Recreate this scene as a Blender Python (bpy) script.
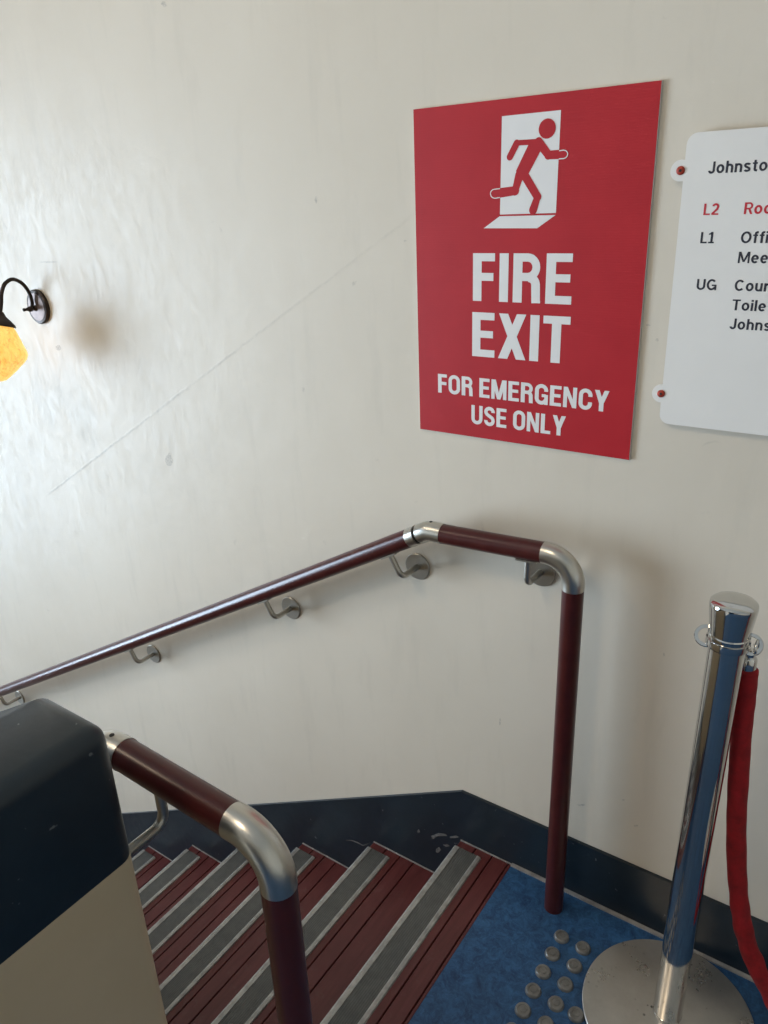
import bpy, bmesh, math, random
from mathutils import Vector, Matrix
from mathutils.geometry import delaunay_2d_cdt

for o in list(bpy.data.objects):
    bpy.data.objects.remove(o, do_unlink=True)
scene = bpy.context.scene
C = scene.collection
rnd = random.Random(7)

# ------------------------------------------------------------------ camera
# World: the stair wall is the plane y = 0, the room lies at y < 0, landing floor z = 0.
F_PX, PITCH, ROLL, YAW = 762.99, 0.386790284, -0.0421157583, 0.621489072
CAM = Vector((0.0, -1.33, 1.540))


def cam_axes():
    cy, sy = math.cos(YAW), math.sin(YAW)
    cp, sp = math.cos(PITCH), math.sin(PITCH)
    cr, sr = math.cos(ROLL), math.sin(ROLL)
    Rz = Matrix(((cy, sy, 0), (-sy, cy, 0), (0, 0, 1)))
    B = Matrix(((1, 0, 0), (0, 0, -1), (0, 1, 0)))
    P = Matrix(((1, 0, 0), (0, cp, -sp), (0, sp, cp)))
    Q = Matrix(((cr, -sr, 0), (sr, cr, 0), (0, 0, 1)))
    return Q @ P @ B @ Rz


W = cam_axes()
cam_data = bpy.data.cameras.new('camera')
cam_data.sensor_fit = 'VERTICAL'
cam_data.sensor_height = 36.0
cam_data.lens = F_PX * 36.0 / 1024.0
cam_data.clip_start = 0.02
cam = bpy.data.objects.new('camera', cam_data)
C.objects.link(cam)
m3 = Matrix((W[0], -W[1], -W[2])).transposed()
cam.matrix_world = Matrix.Translation(CAM) @ m3.to_4x4()
scene.camera = cam

# ------------------------------------------------------------------ world, daylight, exposure
world = bpy.data.worlds.new('sky')
scene.world = world
world.use_nodes = True
bg = world.node_tree.nodes['Background']
bg.inputs[0].default_value = (0.62, 0.78, 1.0, 1)
bg.inputs[1].default_value = 1.0


def area_light(name, loc, rot, sx, sy, power, color):
    ld = bpy.data.lights.new(name, 'AREA')
    ld.shape = 'RECTANGLE'
    ld.size, ld.size_y = sx, sy
    ld.energy = power
    ld.color = color
    lo = bpy.data.objects.new(name, ld)
    C.objects.link(lo)
    lo.location = loc
    lo.rotation_euler = rot
    return lo


# daylight entering through the tall stair window in the left wall (faces +x)
area_light('window_daylight', (-7.62, -3.4, 0.10), (0, -math.pi / 2, 0), 4.2, 3.0, 1060, (0.665, 0.805, 1.0))

vs = scene.view_settings
vs.view_transform = 'Standard'
vs.look = 'None'
vs.gamma = 1.0
vs.use_curve_mapping = False
vs.exposure = -0.03


# ------------------------------------------------------------------ pixel -> place helpers
def ray(px, py):
    return W.transposed() @ Vector(((px - 384) / F_PX, (py - 512) / F_PX, 1.0))


def wp(px, py, off=0.0):
    """point of the pixel on the plane lying `off` in front of the stair wall"""
    d = ray(px, py)
    return CAM + d * ((-off - CAM.y) / d.y)


# ------------------------------------------------------------------ mesh helpers
def add_box(bm, a, b):
    vs_ = [bm.verts.new((x, y, z)) for x in (a[0], b[0]) for y in (a[1], b[1]) for z in (a[2], b[2])]
    for f in ((0, 1, 3, 2), (4, 6, 7, 5), (0, 4, 5, 1), (2, 3, 7, 6), (0, 2, 6, 4), (1, 5, 7, 3)):
        bm.faces.new([vs_[i] for i in f])
    return bm


def box(a, b, bev=0.0, seg=2):
    bm = bmesh.new()
    add_box(bm, a, b)
    bmesh.ops.recalc_face_normals(bm, faces=bm.faces)
    if bev:
        bmesh.ops.bevel(bm, geom=bm.edges[:], offset=bev, segments=seg, affect='EDGES', profile=0.5)
    return bm


def add_tube(bm, path, radius, seg=24, cap=True):
    pts = [Vector(p) for p in path]
    rad = radius if isinstance(radius, (list, tuple)) else [radius] * len(pts)
    tang = []
    for i in range(len(pts)):
        a = pts[max(i - 1, 0)]
        b = pts[min(i + 1, len(pts) - 1)]
        tang.append((b - a).normalized())
    t0 = tang[0]
    up = Vector((0, 0, 1)) if abs(t0.z) < 0.9 else Vector((1, 0, 0))
    n = (up - t0 * up.dot(t0)).normalized()
    rings = []
    for i, p in enumerate(pts):
        t = tang[i]
        n = (n - t * n.dot(t)).normalized()
        b = t.cross(n)
        rings.append([bm.verts.new(p + (n * math.cos(2 * math.pi * k / seg) + b * math.sin(2 * math.pi * k / seg)) * rad[i])
                      for k in range(seg)])
    for i in range(len(rings) - 1):
        for k in range(seg):
            f = bm.faces.new((rings[i][k], rings[i][(k + 1) % seg], rings[i + 1][(k + 1) % seg], rings[i + 1][k]))
            f.smooth = True
    if cap:
        bm.faces.new(list(reversed(rings[0])))
        bm.faces.new(rings[-1])
    return bm


def tube(path, radius, seg=24, cap=True):
    bm = bmesh.new()
    add_tube(bm, path, radius, seg, cap)
    bmesh.ops.recalc_face_normals(bm, faces=bm.faces)
    return bm


def lathe(profile, origin, axis=(0, 0, 1), seg=48, smooth=True):
    """profile: (radius, height) pairs along the axis"""
    bm = bmesh.new()
    ax = Vector(axis).normalized()
    up = Vector((1, 0, 0)) if abs(ax.x) < 0.9 else Vector((0, 1, 0))
    n = (up - ax * up.dot(ax)).normalized()
    b = ax.cross(n)
    O = Vector(origin)
    rings = []
    for r, h in profile:
        if r < 1e-6:
            rings.append([bm.verts.new(O + ax * h)])
        else:
            rings.append([bm.verts.new(O + ax * h + (n * math.cos(2 * math.pi * k / seg) + b * math.sin(2 * math.pi * k / seg)) * r)
                          for k in range(seg)])
    for i in range(len(rings) - 1):
        A, B_ = rings[i], rings[i + 1]
        for k in range(seg):
            k2 = (k + 1) % seg
            if len(A) == 1 and len(B_) == 1:
                continue
            if len(A) == 1:
                f = bm.faces.new((A[0], B_[k2], B_[k]))
            elif len(B_) == 1:
                f = bm.faces.new((A[k], A[k2], B_[0]))
            else:
                f = bm.faces.new((A[k], A[k2], B_[k2], B_[k]))
            f.smooth = smooth
    if len(rings[0]) > 1:
        bm.faces.new(list(reversed(rings[0])))
    if len(rings[-1]) > 1:
        bm.faces.new(rings[-1])
    bmesh.ops.recalc_face_normals(bm, faces=bm.faces)
    return bm


def add_prism_xz(bm, poly, y0, y1):
    """polygon in (x, z) extruded from y0 to y1"""
    A = [bm.verts.new((x, y0, z)) for x, z in poly]
    B_ = [bm.verts.new((x, y1, z)) for x, z in poly]
    bm.faces.new(A)
    bm.faces.new(list(reversed(B_)))
    n = len(poly)
    for i in range(n):
        j = (i + 1) % n
        bm.faces.new((A[i], B_[i], B_[j], A[j]))
    return bm


def prism_xz(poly, y0, y1, bev=0.0, seg=2, pick=None):
    bm = bmesh.new()
    add_prism_xz(bm, poly, y0, y1)
    bmesh.ops.recalc_face_normals(bm, faces=bm.faces)
    if bev:
        edges = [e for e in bm.edges if pick is None or pick(e)]
        bmesh.ops.bevel(bm, geom=edges, offset=bev, segments=seg, affect='EDGES', profile=0.5)
        if pick:
            for f in bm.faces:
                f.smooth = True
    return bm


ORIGIN = {}


def obj(name, bm, mat, parent=None, origin=None, smooth_angle=None):
    """one mesh object; its vertices are given in world coordinates"""
    if parent is not None:
        L = ORIGIN[parent]
    elif origin is not None:
        L = Vector(origin)
    else:
        xs = [v.co for v in bm.verts]
        L = Vector((sum(v.x for v in xs) / len(xs), sum(v.y for v in xs) / len(xs), min(v.z for v in xs)))
    bmesh.ops.translate(bm, verts=bm.verts, vec=-L)
    me = bpy.data.meshes.new(name)
    bm.to_mesh(me)
    bm.free()
    me.materials.append(mat)
    if smooth_angle is not None:
        me.polygons.foreach_set('use_smooth', [True] * len(me.polygons))
        me.set_sharp_from_angle(angle=math.radians(smooth_angle))
    o = bpy.data.objects.new(name, me)
    C.objects.link(o)
    if parent is not None:
        o.parent = parent
    else:
        o.location = L
    ORIGIN[o] = L
    return o


def tag(o, label=None, cat=None, group=None, kind=None):
    if label:
        o['label'] = label
    if cat:
        o['category'] = cat
    if group:
        o['group'] = group
    if kind:
        o['kind'] = kind
    return o


def thing(name, loc, label, cat=None, group=None, kind=None):
    o = bpy.data.objects.new(name, None)
    C.objects.link(o)
    o.location = loc
    o.empty_display_size = 0.1
    ORIGIN[o] = Vector(loc)
    return tag(o, label, cat, group, kind)


def share(src, name, loc, parent=None, mat=None):
    """a copy of src that shares its mesh, its origin at world loc"""
    c = src.copy()
    c.name = name
    C.objects.link(c)
    c.parent = parent
    c.location = Vector(loc) - (ORIGIN[parent] if parent is not None else Vector())
    ORIGIN[c] = Vector(loc)
    return c


# ------------------------------------------------------------------ materials
class NT:
    def __init__(self, name):
        self.m = bpy.data.materials.new(name)
        self.m.use_nodes = True
        self.t = self.m.node_tree
        self.b = self.t.nodes['Principled BSDF']
        self._pos = None

    def n(self, typ, **kw):
        nd = self.t.nodes.new(typ)
        for k, v in kw.items():
            setattr(nd, k, v)
        return nd

    def l(self, a, b):
        self.t.links.new(a, b)

    def pos(self):
        if self._pos is None:
            self._pos = self.n('ShaderNodeNewGeometry').outputs['Position']
        return self._pos

    def put(self, sock, v):
        if isinstance(v, bpy.types.NodeSocket):
            self.l(v, sock)
        else:
            sock.default_value = v

    def math(self, op, a, b=0.0, c=0.0, clamp=False):
        nd = self.n('ShaderNodeMath', operation=op, use_clamp=clamp)
        for i, v in enumerate((a, b, c)):
            self.put(nd.inputs[i], v)
        return nd.outputs[0]

    def scaled(self, s):
        nd = self.n('ShaderNodeVectorMath', operation='MULTIPLY')
        self.l(self.pos(), nd.inputs[0])
        nd.inputs[1].default_value = s
        return nd.outputs[0]

    def noise(self, scale, detail=4.0, rough=0.55, vec=None, dist=0.0):
        nd = self.n('ShaderNodeTexNoise')
        self.l(vec if vec is not None else self.pos(), nd.inputs['Vector'])
        nd.inputs['Scale'].default_value = scale
        nd.inputs['Detail'].default_value = detail
        nd.inputs['Roughness'].default_value = rough
        nd.inputs['Distortion'].default_value = dist
        return nd.outputs['Fac']

    def rng(self, v, a, b, c=0.0, d=1.0, smooth=False):
        nd = self.n('ShaderNodeMapRange', clamp=True)
        if smooth:
            nd.interpolation_type = 'SMOOTHSTEP'
        self.put(nd.inputs[0], v)
        for i, x in enumerate((a, b, c, d)):
            nd.inputs[i + 1].default_value = x
        return nd.outputs[0]

    def mix(self, fac, a, b):
        nd = self.n('ShaderNodeMix', data_type='RGBA')
        self.put(nd.inputs[0], fac)
        for i, v in ((6, a), (7, b)):
            if isinstance(v, tuple):
                v = (*v, 1.0)
            self.put(nd.inputs[i], v)
        return nd.outputs[2]

    def bump(self, h, strength, dist, prev=None):
        nd = self.n('ShaderNodeBump')
        nd.inputs['Strength'].default_value = strength
        nd.inputs['Distance'].default_value = dist
        self.put(nd.inputs['Height'], h)
        if prev is not None:
            self.l(prev, nd.inputs['Normal'])
        return nd.outputs[0]

    def set(self, **kw):
        names = dict(color='Base Color', rough='Roughness', metal='Metallic', normal='Normal', spec='Specular IOR Level',
                     sheen='Sheen Weight', coat='Coat Weight', coat_rough='Coat Roughness', emit='Emission Color',
                     estr='Emission Strength', aniso='Anisotropic')
        for k, v in kw.items():
            if isinstance(v, tuple):
                v = (*v, 1.0)
            self.put(self.b.inputs[names[k]], v)
        return self.m


def plain(name, color, rough=0.5, metal=0.0, var=0.0, scale=30.0, bump=0.0, **kw):
    t = NT(name)
    if var or bump:
        nz = t.noise(scale)
        if var:
            dark = tuple(c * (1 - var) for c in color)
            lite = tuple(min(1, c * (1 + var)) for c in color)
            color = t.mix(t.rng(nz, 0.3, 0.7), dark, lite)
        if bump:
            kw['normal'] = t.bump(nz, bump, 0.002)
    return t.set(color=color, rough=rough, metal=metal, **kw)


def make_wall_paint():
    t = NT('cream_wall_paint')
    sep = t.n('ShaderNodeSeparateXYZ')
    t.l(t.pos(), sep.inputs[0])
    x, z = sep.outputs[0], sep.outputs[2]
    big = t.noise(1.3, 5, 0.6)
    mid = t.noise(9, 6, 0.65)
    streak = t.noise(6, 5, 0.6, vec=t.scaled((3.0, 3.0, 0.5)))
    fine = t.noise(120, 3, 0.6)
    col = t.mix(t.rng(big, 0.35, 0.65), (0.63, 0.56, 0.462), (0.675, 0.604, 0.503))
    col = t.mix(t.rng(streak, 0.55, 0.75, 0, 0.22), col, (0.47, 0.425, 0.355))
    # small old scuffs and filled holes
    sc = t.math('MULTIPLY', t.rng(t.noise(17, 3, 0.5, dist=0.6), 0.70, 0.76), t.rng(mid, 0.5, 0.62))
    col = t.mix(t.math('MULTIPLY', sc, 0.45), col, (0.33, 0.29, 0.25))
    # the sloping line an older handrail left in the plaster
    dx = t.math('ADD', x, 2.383)
    dz = t.math('ADD', z, -0.643)
    dist = t.math('ADD', t.math('MULTIPLY', dx, -0.4945), t.math('MULTIPLY', dz, 0.8692))
    along = t.math('ADD', t.math('MULTIPLY', dx, 0.8692), t.math('MULTIPLY', dz, 0.4945))
    wob = t.math('MULTIPLY', t.math('ADD', t.noise(22, 6, 0.75), -0.5), 0.010)
    d2 = t.math('ABSOLUTE', t.math('ADD', dist, wob))
    ends = t.math('MULTIPLY', t.rng(along, 0.0, 0.06), t.rng(along, 1.70, 1.78, 1, 0))
    brk = t.math('MULTIPLY', t.rng(t.noise(6, 6, 0.8), 0.40, 0.62, 0.15, 1.0), t.rng(along, 0.45, 1.5, 1.0, 0.3))
    line = t.math('MULTIPLY', t.math('MULTIPLY', t.rng(d2, 0.0004, 0.0045, 1, 0), ends), brk)
    col = t.mix(t.math('MULTIPLY', line, 0.7), col, (0.30, 0.265, 0.22))
    ridge = t.math('MULTIPLY', t.rng(d2, 0.0, 0.007, 1, 0, smooth=True), ends)
    nb = t.bump(big, 0.25, 0.02)
    nb = t.bump(mid, 0.22, 0.006, nb)
    nb = t.bump(fine, 0.10, 0.001, nb)
    nb = t.bump(ridge, 0.15, 0.0012, nb)
    trowel = t.noise(16, 6, 0.65, vec=t.scaled((2.2, 1.0, 0.8)), dist=1.2)
    nb = t.bump(trowel, 0.10, 0.003, nb)
    rough = t.rng(trowel, 0.35, 0.65, 0.38, 0.52)
    return t.set(color=col, rough=rough, normal=nb, spec=0.26)


def make_navy():
    t = NT('navy_gloss_paint')
    a = t.noise(5, 5, 0.6)
    s = t.noise(14, 6, 0.7, dist=0.8)
    col = t.mix(t.rng(a, 0.35, 0.65), (0.0065, 0.0125, 0.0195), (0.0105, 0.0205, 0.031))
    col = t.mix(t.rng(s, 0.66, 0.74, 0, 0.35), col, (0.07, 0.085, 0.10))
    speck = t.rng(t.noise(75, 2, 0.5), 0.735, 0.77)
    col = t.mix(t.math('MULTIPLY', speck, 0.5), col, (0.25, 0.26, 0.26))
    nb = t.bump(a, 0.25, 0.006)
    nb = t.bump(t.noise(60, 3), 0.08, 0.001, nb)
    return t.set(color=col, rough=t.rng(s, 0.3, 0.7, 0.30, 0.45), normal=nb)


def make_tan():
    t = NT('tan_wall_paint')
    a = t.noise(4, 5, 0.6)
    col = t.mix(t.rng(a, 0.35, 0.65), (0.50, 0.40, 0.265), (0.55, 0.445, 0.30))
    nb = t.bump(t.noise(45, 4), 0.12, 0.0015)
    return t.set(color=col, rough=0.45, normal=nb)


def make_tread():
    t = NT('oxblood_floor_paint')
    g = t.noise(9, 6, 0.65, vec=t.scaled((9, 1, 1)))
    d = t.noise(26, 6, 0.7)
    col = t.mix(t.rng(g, 0.3, 0.7), (0.085, 0.016, 0.016), (0.135, 0.030, 0.030))
    col = t.mix(t.rng(d, 0.58, 0.78, 0, 0.30), col, (0.19, 0.13, 0.12))
    nb = t.bump(g, 0.15, 0.001)
    return t.set(color=col, rough=t.rng(d, 0.3, 0.7, 0.36, 0.5), normal=nb)


def make_rail():
    t = NT('oxblood_rail_paint')
    a = t.noise(40, 4, 0.6)
    s = t.noise(160, 3, 0.6)
    col = t.mix(t.rng(a, 0.3, 0.7), (0.050, 0.0085, 0.008), (0.066, 0.011, 0.010))
    nb = t.bump(s, 0.06, 0.0004)
    return t.set(color=col, rough=0.28, normal=nb, spec=0.4)


def make_lino():
    t = NT('blue_marbled_floor_covering')
    a = t.noise(38, 8, 0.8, dist=1.0)
    b = t.noise(150, 4, 0.7)
    c = t.noise(5, 4, 0.6)
    col = t.mix(t.rng(a, 0.36, 0.64), (0.006, 0.034, 0.108), (0.034, 0.125, 0.285))
    col = t.mix(t.rng(b, 0.52, 0.72, 0, 0.4), col, (0.065, 0.19, 0.36))
    col = t.mix(t.rng(c, 0.45, 0.7, 0, 0.35), col, (0.012, 0.035, 0.075))
    nb = t.bump(b, 0.2, 0.001)
    return t.set(color=col, rough=0.55, normal=nb)


def make_steel(name, col, r0, r1):
    t = NT(name)
    a = t.noise(120, 4, 0.6)
    return t.set(color=col, metal=1.0, rough=(r0 + r1) / 2)


def make_base_steel():
    t = NT('dull_spotted_steel')
    a = t.noise(10, 6, 0.7)
    col = t.mix(t.rng(a, 0.3, 0.7), (0.46, 0.44, 0.41), (0.60, 0.58, 0.545))
    vor = t.n('ShaderNodeTexVoronoi')
    t.l(t.pos(), vor.inputs['Vector'])
    vor.inputs['Scale'].default_value = 75
    spot = t.math('MULTIPLY', t.rng(vor.outputs['Distance'], 0.16, 0.26, 1, 0), t.rng(t.noise(13, 3), 0.55, 0.66))
    col = t.mix(t.math('MULTIPLY', spot, 0.9), col, (0.05, 0.05, 0.045))
    return t.set(color=col, metal=0.85, rough=t.math('ADD', t.rng(a, 0.3, 0.7, 0.24, 0.40), t.math('MULTIPLY', spot, 0.3)))


def make_insert():
    t = NT('grey_ribbed_grip')
    w = t.n('ShaderNodeTexWave', wave_type='BANDS', bands_direction='X')
    t.l(t.pos(), w.inputs['Vector'])
    w.inputs['Scale'].default_value = 62
    d = t.noise(35, 6, 0.7)
    col = t.mix(t.rng(d, 0.3, 0.7), (0.075, 0.078, 0.074), (0.125, 0.127, 0.12))
    col = t.mix(t.rng(w.outputs['Fac'], 0.0, 0.5, 0.55, 0.0), col, (0.035, 0.037, 0.035))
    nb = t.bump(w.outputs['Fac'], 0.5, 0.001)
    return t.set(color=col, rough=0.5, normal=nb)


def make_sign_red():
    t = NT('red_fluted_sign_print')
    w = t.n('ShaderNodeTexWave', wave_type='BANDS', bands_direction='Z')
    t.l(t.pos(), w.inputs['Vector'])
    w.inputs['Scale'].default_value = 75
    nb = t.bump(w.outputs['Fac'], 0.10, 0.0006)
    a = t.noise(12, 4)
    return t.set(color=t.mix(t.rng(a, 0.3, 0.7), (0.40, 0.012, 0.019), (0.44, 0.015, 0.022)), rough=0.5, normal=nb, spec=0.28)


def make_velvet():
    t = NT('red_velvet')
    a = t.noise(45, 5, 0.65)
    col = t.mix(t.rng(a, 0.35, 0.65), (0.20, 0.002, 0.004), (0.33, 0.004, 0.008))
    nb = t.bump(t.noise(300, 2), 0.3, 0.0006)
    t.b.inputs['Sheen Tint'].default_value = (1, 0.15, 0.2, 1)
    return t.set(color=col, rough=0.85, sheen=0.12, normal=nb)


def make_shade():
    t = NT('lit_amber_art_glass')
    a = t.noise(28, 5, 0.65, vec=t.scaled((2.2, 2.2, 0.8)), dist=1.0)
    b = t.noise(48, 5, 0.7, vec=t.scaled((1.8, 1.8, 0.55)), dist=1.2)
    col = t.mix(t.rng(a, 0.3, 0.7), (0.95, 0.46, 0.07), (1.0, 0.68, 0.20))
    col = t.mix(t.rng(b, 0.52, 0.66, 0, 0.75), col, (0.55, 0.24, 0.05))
    return t.set(color=(0.55, 0.28, 0.07), rough=0.2, emit=col, estr=1.05)


M = dict(
    wall=make_wall_paint(), navy=make_navy(), tan=make_tan(), tread=make_tread(), rail=make_rail(), lino=make_lino(),
    steel=make_steel('brushed_steel', (0.54, 0.52, 0.475), 0.26, 0.34),
    bracket=make_steel('dull_bracket_steel', (0.42, 0.395, 0.35), 0.30, 0.42),
    chrome=make_steel('polished_chrome', (0.62, 0.61, 0.59), 0.05, 0.09),
    base=make_base_steel(),
    alu=plain('aluminium_edge', (0.40, 0.395, 0.38), 0.45, 0.5, var=0.25, scale=40),
    insert=make_insert(),
    gap=plain('dark_gap', (0.012, 0.011, 0.011), 0.7),
    stud=plain('grey_stud', (0.22, 0.215, 0.205), 0.36, 0.45, var=0.2, scale=60),
    bead=plain('grey_sealant', (0.30, 0.285, 0.275), 0.6, var=0.25, scale=40),
    red=make_sign_red(),
    white=plain('white_print', (0.74, 0.715, 0.69), 0.45, var=0.02, scale=20),
    board=plain('white_powder_coat', (0.76, 0.725, 0.68), 0.5, var=0.02, scale=8),
    ink=plain('dark_ink', (0.022, 0.022, 0.034), 0.5),
    redink=plain('red_ink', (0.52, 0.02, 0.035), 0.5),
    screw=plain('rust_red_screw', (0.36, 0.035, 0.015), 0.45, 0.2, var=0.3, scale=200),
    velvet=make_velvet(),
    iron=plain('dark_bronze', (0.035, 0.024, 0.019), 0.38, 0.6, var=0.2, scale=60),
    copper=plain('aged_copper_plate', (0.20, 0.15, 0.135), 0.5, 0.6, var=0.2, scale=50),
    shade=make_shade(),
    plaster=plain('white_ceiling_paint', (0.72, 0.70, 0.66), 0.7, var=0.04, scale=3),
    concrete=plain('grey_concrete', (0.25, 0.24, 0.23), 0.8, var=0.15, scale=6),
    bounce_floor=plain('pale_bounce_floor', (0.46, 0.44, 0.41), 0.4, var=0.2, scale=60),
    frame=plain('white_window_paint', (0.68, 0.67, 0.64), 0.4, var=0.04, scale=10),
    chip=plain('pale_paint_chip', (0.11, 0.105, 0.10), 0.7, var=0.3, scale=150),
    fillglow=NT('fill_light_diffuser').set(color=(0.8, 0.8, 0.78), rough=0.4, emit=(1.0, 0.79, 0.55), estr=29.0),  # glow of the added fill lights that warm the stair wall
)


def make_glass():
    m = bpy.data.materials.new('window_glass')
    m.use_nodes = True
    t = m.node_tree
    t.nodes.clear()
    out = t.nodes.new('ShaderNodeOutputMaterial')
    mx = t.nodes.new('ShaderNodeMixShader')
    fr = t.nodes.new('ShaderNodeFresnel')
    tr = t.nodes.new('ShaderNodeBsdfTransparent')
    gl = t.nodes.new('ShaderNodeBsdfGlossy')
    gl.inputs['Roughness'].default_value = 0.03
    tr.inputs[0].default_value = (0.95, 0.97, 0.96, 1)
    t.links.new(fr.outputs[0], mx.inputs[0])
    t.links.new(tr.outputs[0], mx.inputs[1])
    t.links.new(gl.outputs[0], mx.inputs[2])
    t.links.new(mx.outputs[0], out.inputs[0])
    return m


M['glass'] = make_glass()

# ------------------------------------------------------------------ the shell of the place
GO, RI = 0.285, 0.162          # going and rise of the stairs
NX0 = -0.745                   # nosing of the landing
NSTEP = 12
XL, XR, YB, ZC = -7.50, 3.0, -5.8, 3.8
ZH = -NSTEP * RI               # half landing
YP = -0.962                    # stair-side face of the parapet
YP2 = -1.27                    # its other face


def struct(name, bm, mat, label=None, parent=None, **kw):
    o = obj(name, bm, mat, parent, **kw)
    if parent is None:
        tag(o, label, None, None, 'structure')
    return o


struct('wall_back', box((XL - 0.2, 0.0, ZH - 0.3), (XR + 0.2, 0.2, ZC + 0.2)), M['wall'],
       'cream painted plaster stair wall with old sloping scar line')
wall_back = bpy.data.objects['wall_back']
mark = plain('grey_scuff', (0.52, 0.465, 0.39), 0.6, var=0.25, scale=180)
for cx_, cy_, rx_, ry_ in ((405, 241, 1.6, 1.5), (316, 200, 1.5, 4.5), (169, 460, 4, 7), (58, 348, 3.5, 3), (581, 805, 5, 1.3), (623, 800, 2, 1.2), (636, 826, 2.5, 1.4),
                           (648, 325, 3, 1.2), (657, 340, 1.8, 1.8), (164, 4, 3, 3.5), (49, 262, 12, 0.7), (500, 722, 1, 4), (664, 655, 1, 2)):
    q_ = [wp(cx_ + rx_ * math.cos(a_ * math.pi / 6) * rnd.uniform(0.6, 1.1), cy_ + ry_ * math.sin(a_ * math.pi / 6) * rnd.uniform(0.6, 1.1), 0.0003) for a_ in range(12)]
    bq = bmesh.new()
    bq.faces.new([bq.verts.new(p_) for p_ in q_])
    for f_ in bq.faces:
        f_.normal_update()
        if f_.normal.y > 0:
            f_.normal_flip()
    obj('scuff_mark', bq, mark, wall_back)
# landing slab with its blue covering
bmf = bmesh.new()
poly = [(-0.600, 0.0), (XR, 0.0), (XR, YB), (-0.745, YB), (-0.745, YP), (-0.600, YP)]
lo_ = [bmf.verts.new((x, y, ZH)) for x, y in poly]
hi_ = [bmf.verts.new((x, y, 0.0)) for x, y in poly]
bmf.faces.new(hi_)
bmf.faces.new(list(reversed(lo_)))
for i in range(6):
    j = (i + 1) % 6
    bmf.faces.new((lo_[i], lo_[j], hi_[j], hi_[i]))
bmesh.ops.recalc_face_normals(bmf, faces=bmf.faces)
struct('floor', bmf, M['lino'], 'blue marbled landing floor at the head of the stairs')
struct('floor_half_landing', box((XL, YB, ZH - 0.2), (NX0 - 0.005, 0.0, ZH)), M['bounce_floor'],  # unseen floor, kept pale to bounce daylight onto the lower wall
       'unseen half landing floor at the foot of the stairs, made pale to bounce light')
struct('ceiling', box((XL - 0.2, YB - 0.2, ZC), (XR + 0.2, 0.2, ZC + 0.2)), M['plaster'], 'plain white ceiling over the stairwell')
struct('wall_front', box((XL - 0.2, YB - 0.2, ZH - 0.3), (XR + 0.2, YB, ZC)), M['wall'], 'cream wall across the landing from the signs')
struct('wall_right', box((XR, YB, ZH - 0.3), (XR + 0.2, 0.0, ZC)), M['wall'], 'cream wall at the end of the landing')
dr = thing('added_door_1', (0, YB, 0), 'unseen dark navy double door added for dark reflections in the chrome', kind='structure')  # unseen door, added to darken what the chrome pole reflects
for a, b in ((-1.0, -0.004), (0.004, 1.0)):
    lf = obj('door_leaf', box((a, YB, 0.005), (b, YB + 0.045, 2.30), 0.004), M['navy'], dr)
    hx_ = b - 0.09 if a < -0.5 else a + 0.09
    obj('pull_handle', tube([(hx_, YB + 0.045, 0.95), (hx_, YB + 0.09, 0.95), (hx_, YB + 0.09, 1.25), (hx_, YB + 0.045, 1.25)], 0.01, 12), M['steel'], lf)
for a, b in ((-1.08, -1.004), (1.004, 1.08)):
    obj('door_jamb', box((a, YB, 0), (b, YB + 0.06, 2.38), 0.004), M['navy'], dr)
obj('door_head', box((-1.004, YB, 2.304), (1.004, YB + 0.06, 2.38), 0.004), M['navy'], dr)
# left wall with the window opening
WY0, WY1, WZ0, WZ1 = -4.9, -1.9, -1.85, 2.25
bml = bmesh.new()
add_box(bml, (XL - 0.2, YB, ZH - 0.3), (XL, 0.0, WZ0))
add_box(bml, (XL - 0.2, YB, WZ1), (XL, 0.0, ZC))
add_box(bml, (XL - 0.2, YB, WZ0), (XL, WY0, WZ1))
add_box(bml, (XL - 0.2, WY1, WZ0), (XL, 0.0, WZ1))
struct('wall_left', bml, M['wall'], 'cream wall with tall window over the half landing')
win = thing('window_1', (XL - 0.1, (WY0 + WY1) / 2, WZ0), 'tall white framed stair window over the half landing', kind='structure')
for a, b in (((WY0, WZ0), (WY0 + 0.06, WZ1)), ((WY1 - 0.06, WZ0), (WY1, WZ1)),
             ((WY0 + 0.06, WZ0), (WY1 - 0.06, WZ0 + 0.07)), ((WY0 + 0.06, WZ1 - 0.07), (WY1 - 0.06, WZ1))):
    obj('frame_rail', box((XL - 0.12, a[0], a[1]), (XL - 0.06, b[0], b[1]), 0.004), M['frame'], win)
ym = (WY0 + WY1) / 2
obj('mullion', box((XL - 0.115, ym - 0.025, WZ0 + 0.07), (XL - 0.065, ym + 0.025, WZ1 - 0.07), 0.004), M['frame'], win)
zs = [WZ0 + 0.07, -0.85, 0.2, 1.25, WZ1 - 0.07]
for zz in zs[1:4]:
    for a, b in ((WY0 + 0.06, ym - 0.025), (ym + 0.025, WY1 - 0.06)):
        obj('glazing_bar', box((XL - 0.11, a, zz - 0.015), (XL - 0.07, b, zz + 0.015), 0.003), M['frame'], win)
for k in range(4):
    for a, b in ((WY0 + 0.06, ym - 0.025), (ym + 0.025, WY1 - 0.06)):
        obj('pane', box((XL - 0.092, a, zs[k] + 0.015), (XL - 0.088, b, zs[k + 1] - 0.015)), M['glass'], win)
struct('trim_3', box((XL - 0.06, WY0 - 0.05, WZ0 - 0.03), (XL + 0.07, WY1 + 0.05, WZ0), 0.005), M['frame'],
       'white sill below the tall stair window')

# navy skirting: level along the landing, then sloping down beside the stairs
SK = 0.008
sl = RI / GO
zs0 = 0.158
XE = -4.4


def skirt_z(x):
    return zs0 + (x + 0.745) * sl * 0.985 if x < -0.745 else zs0


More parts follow.
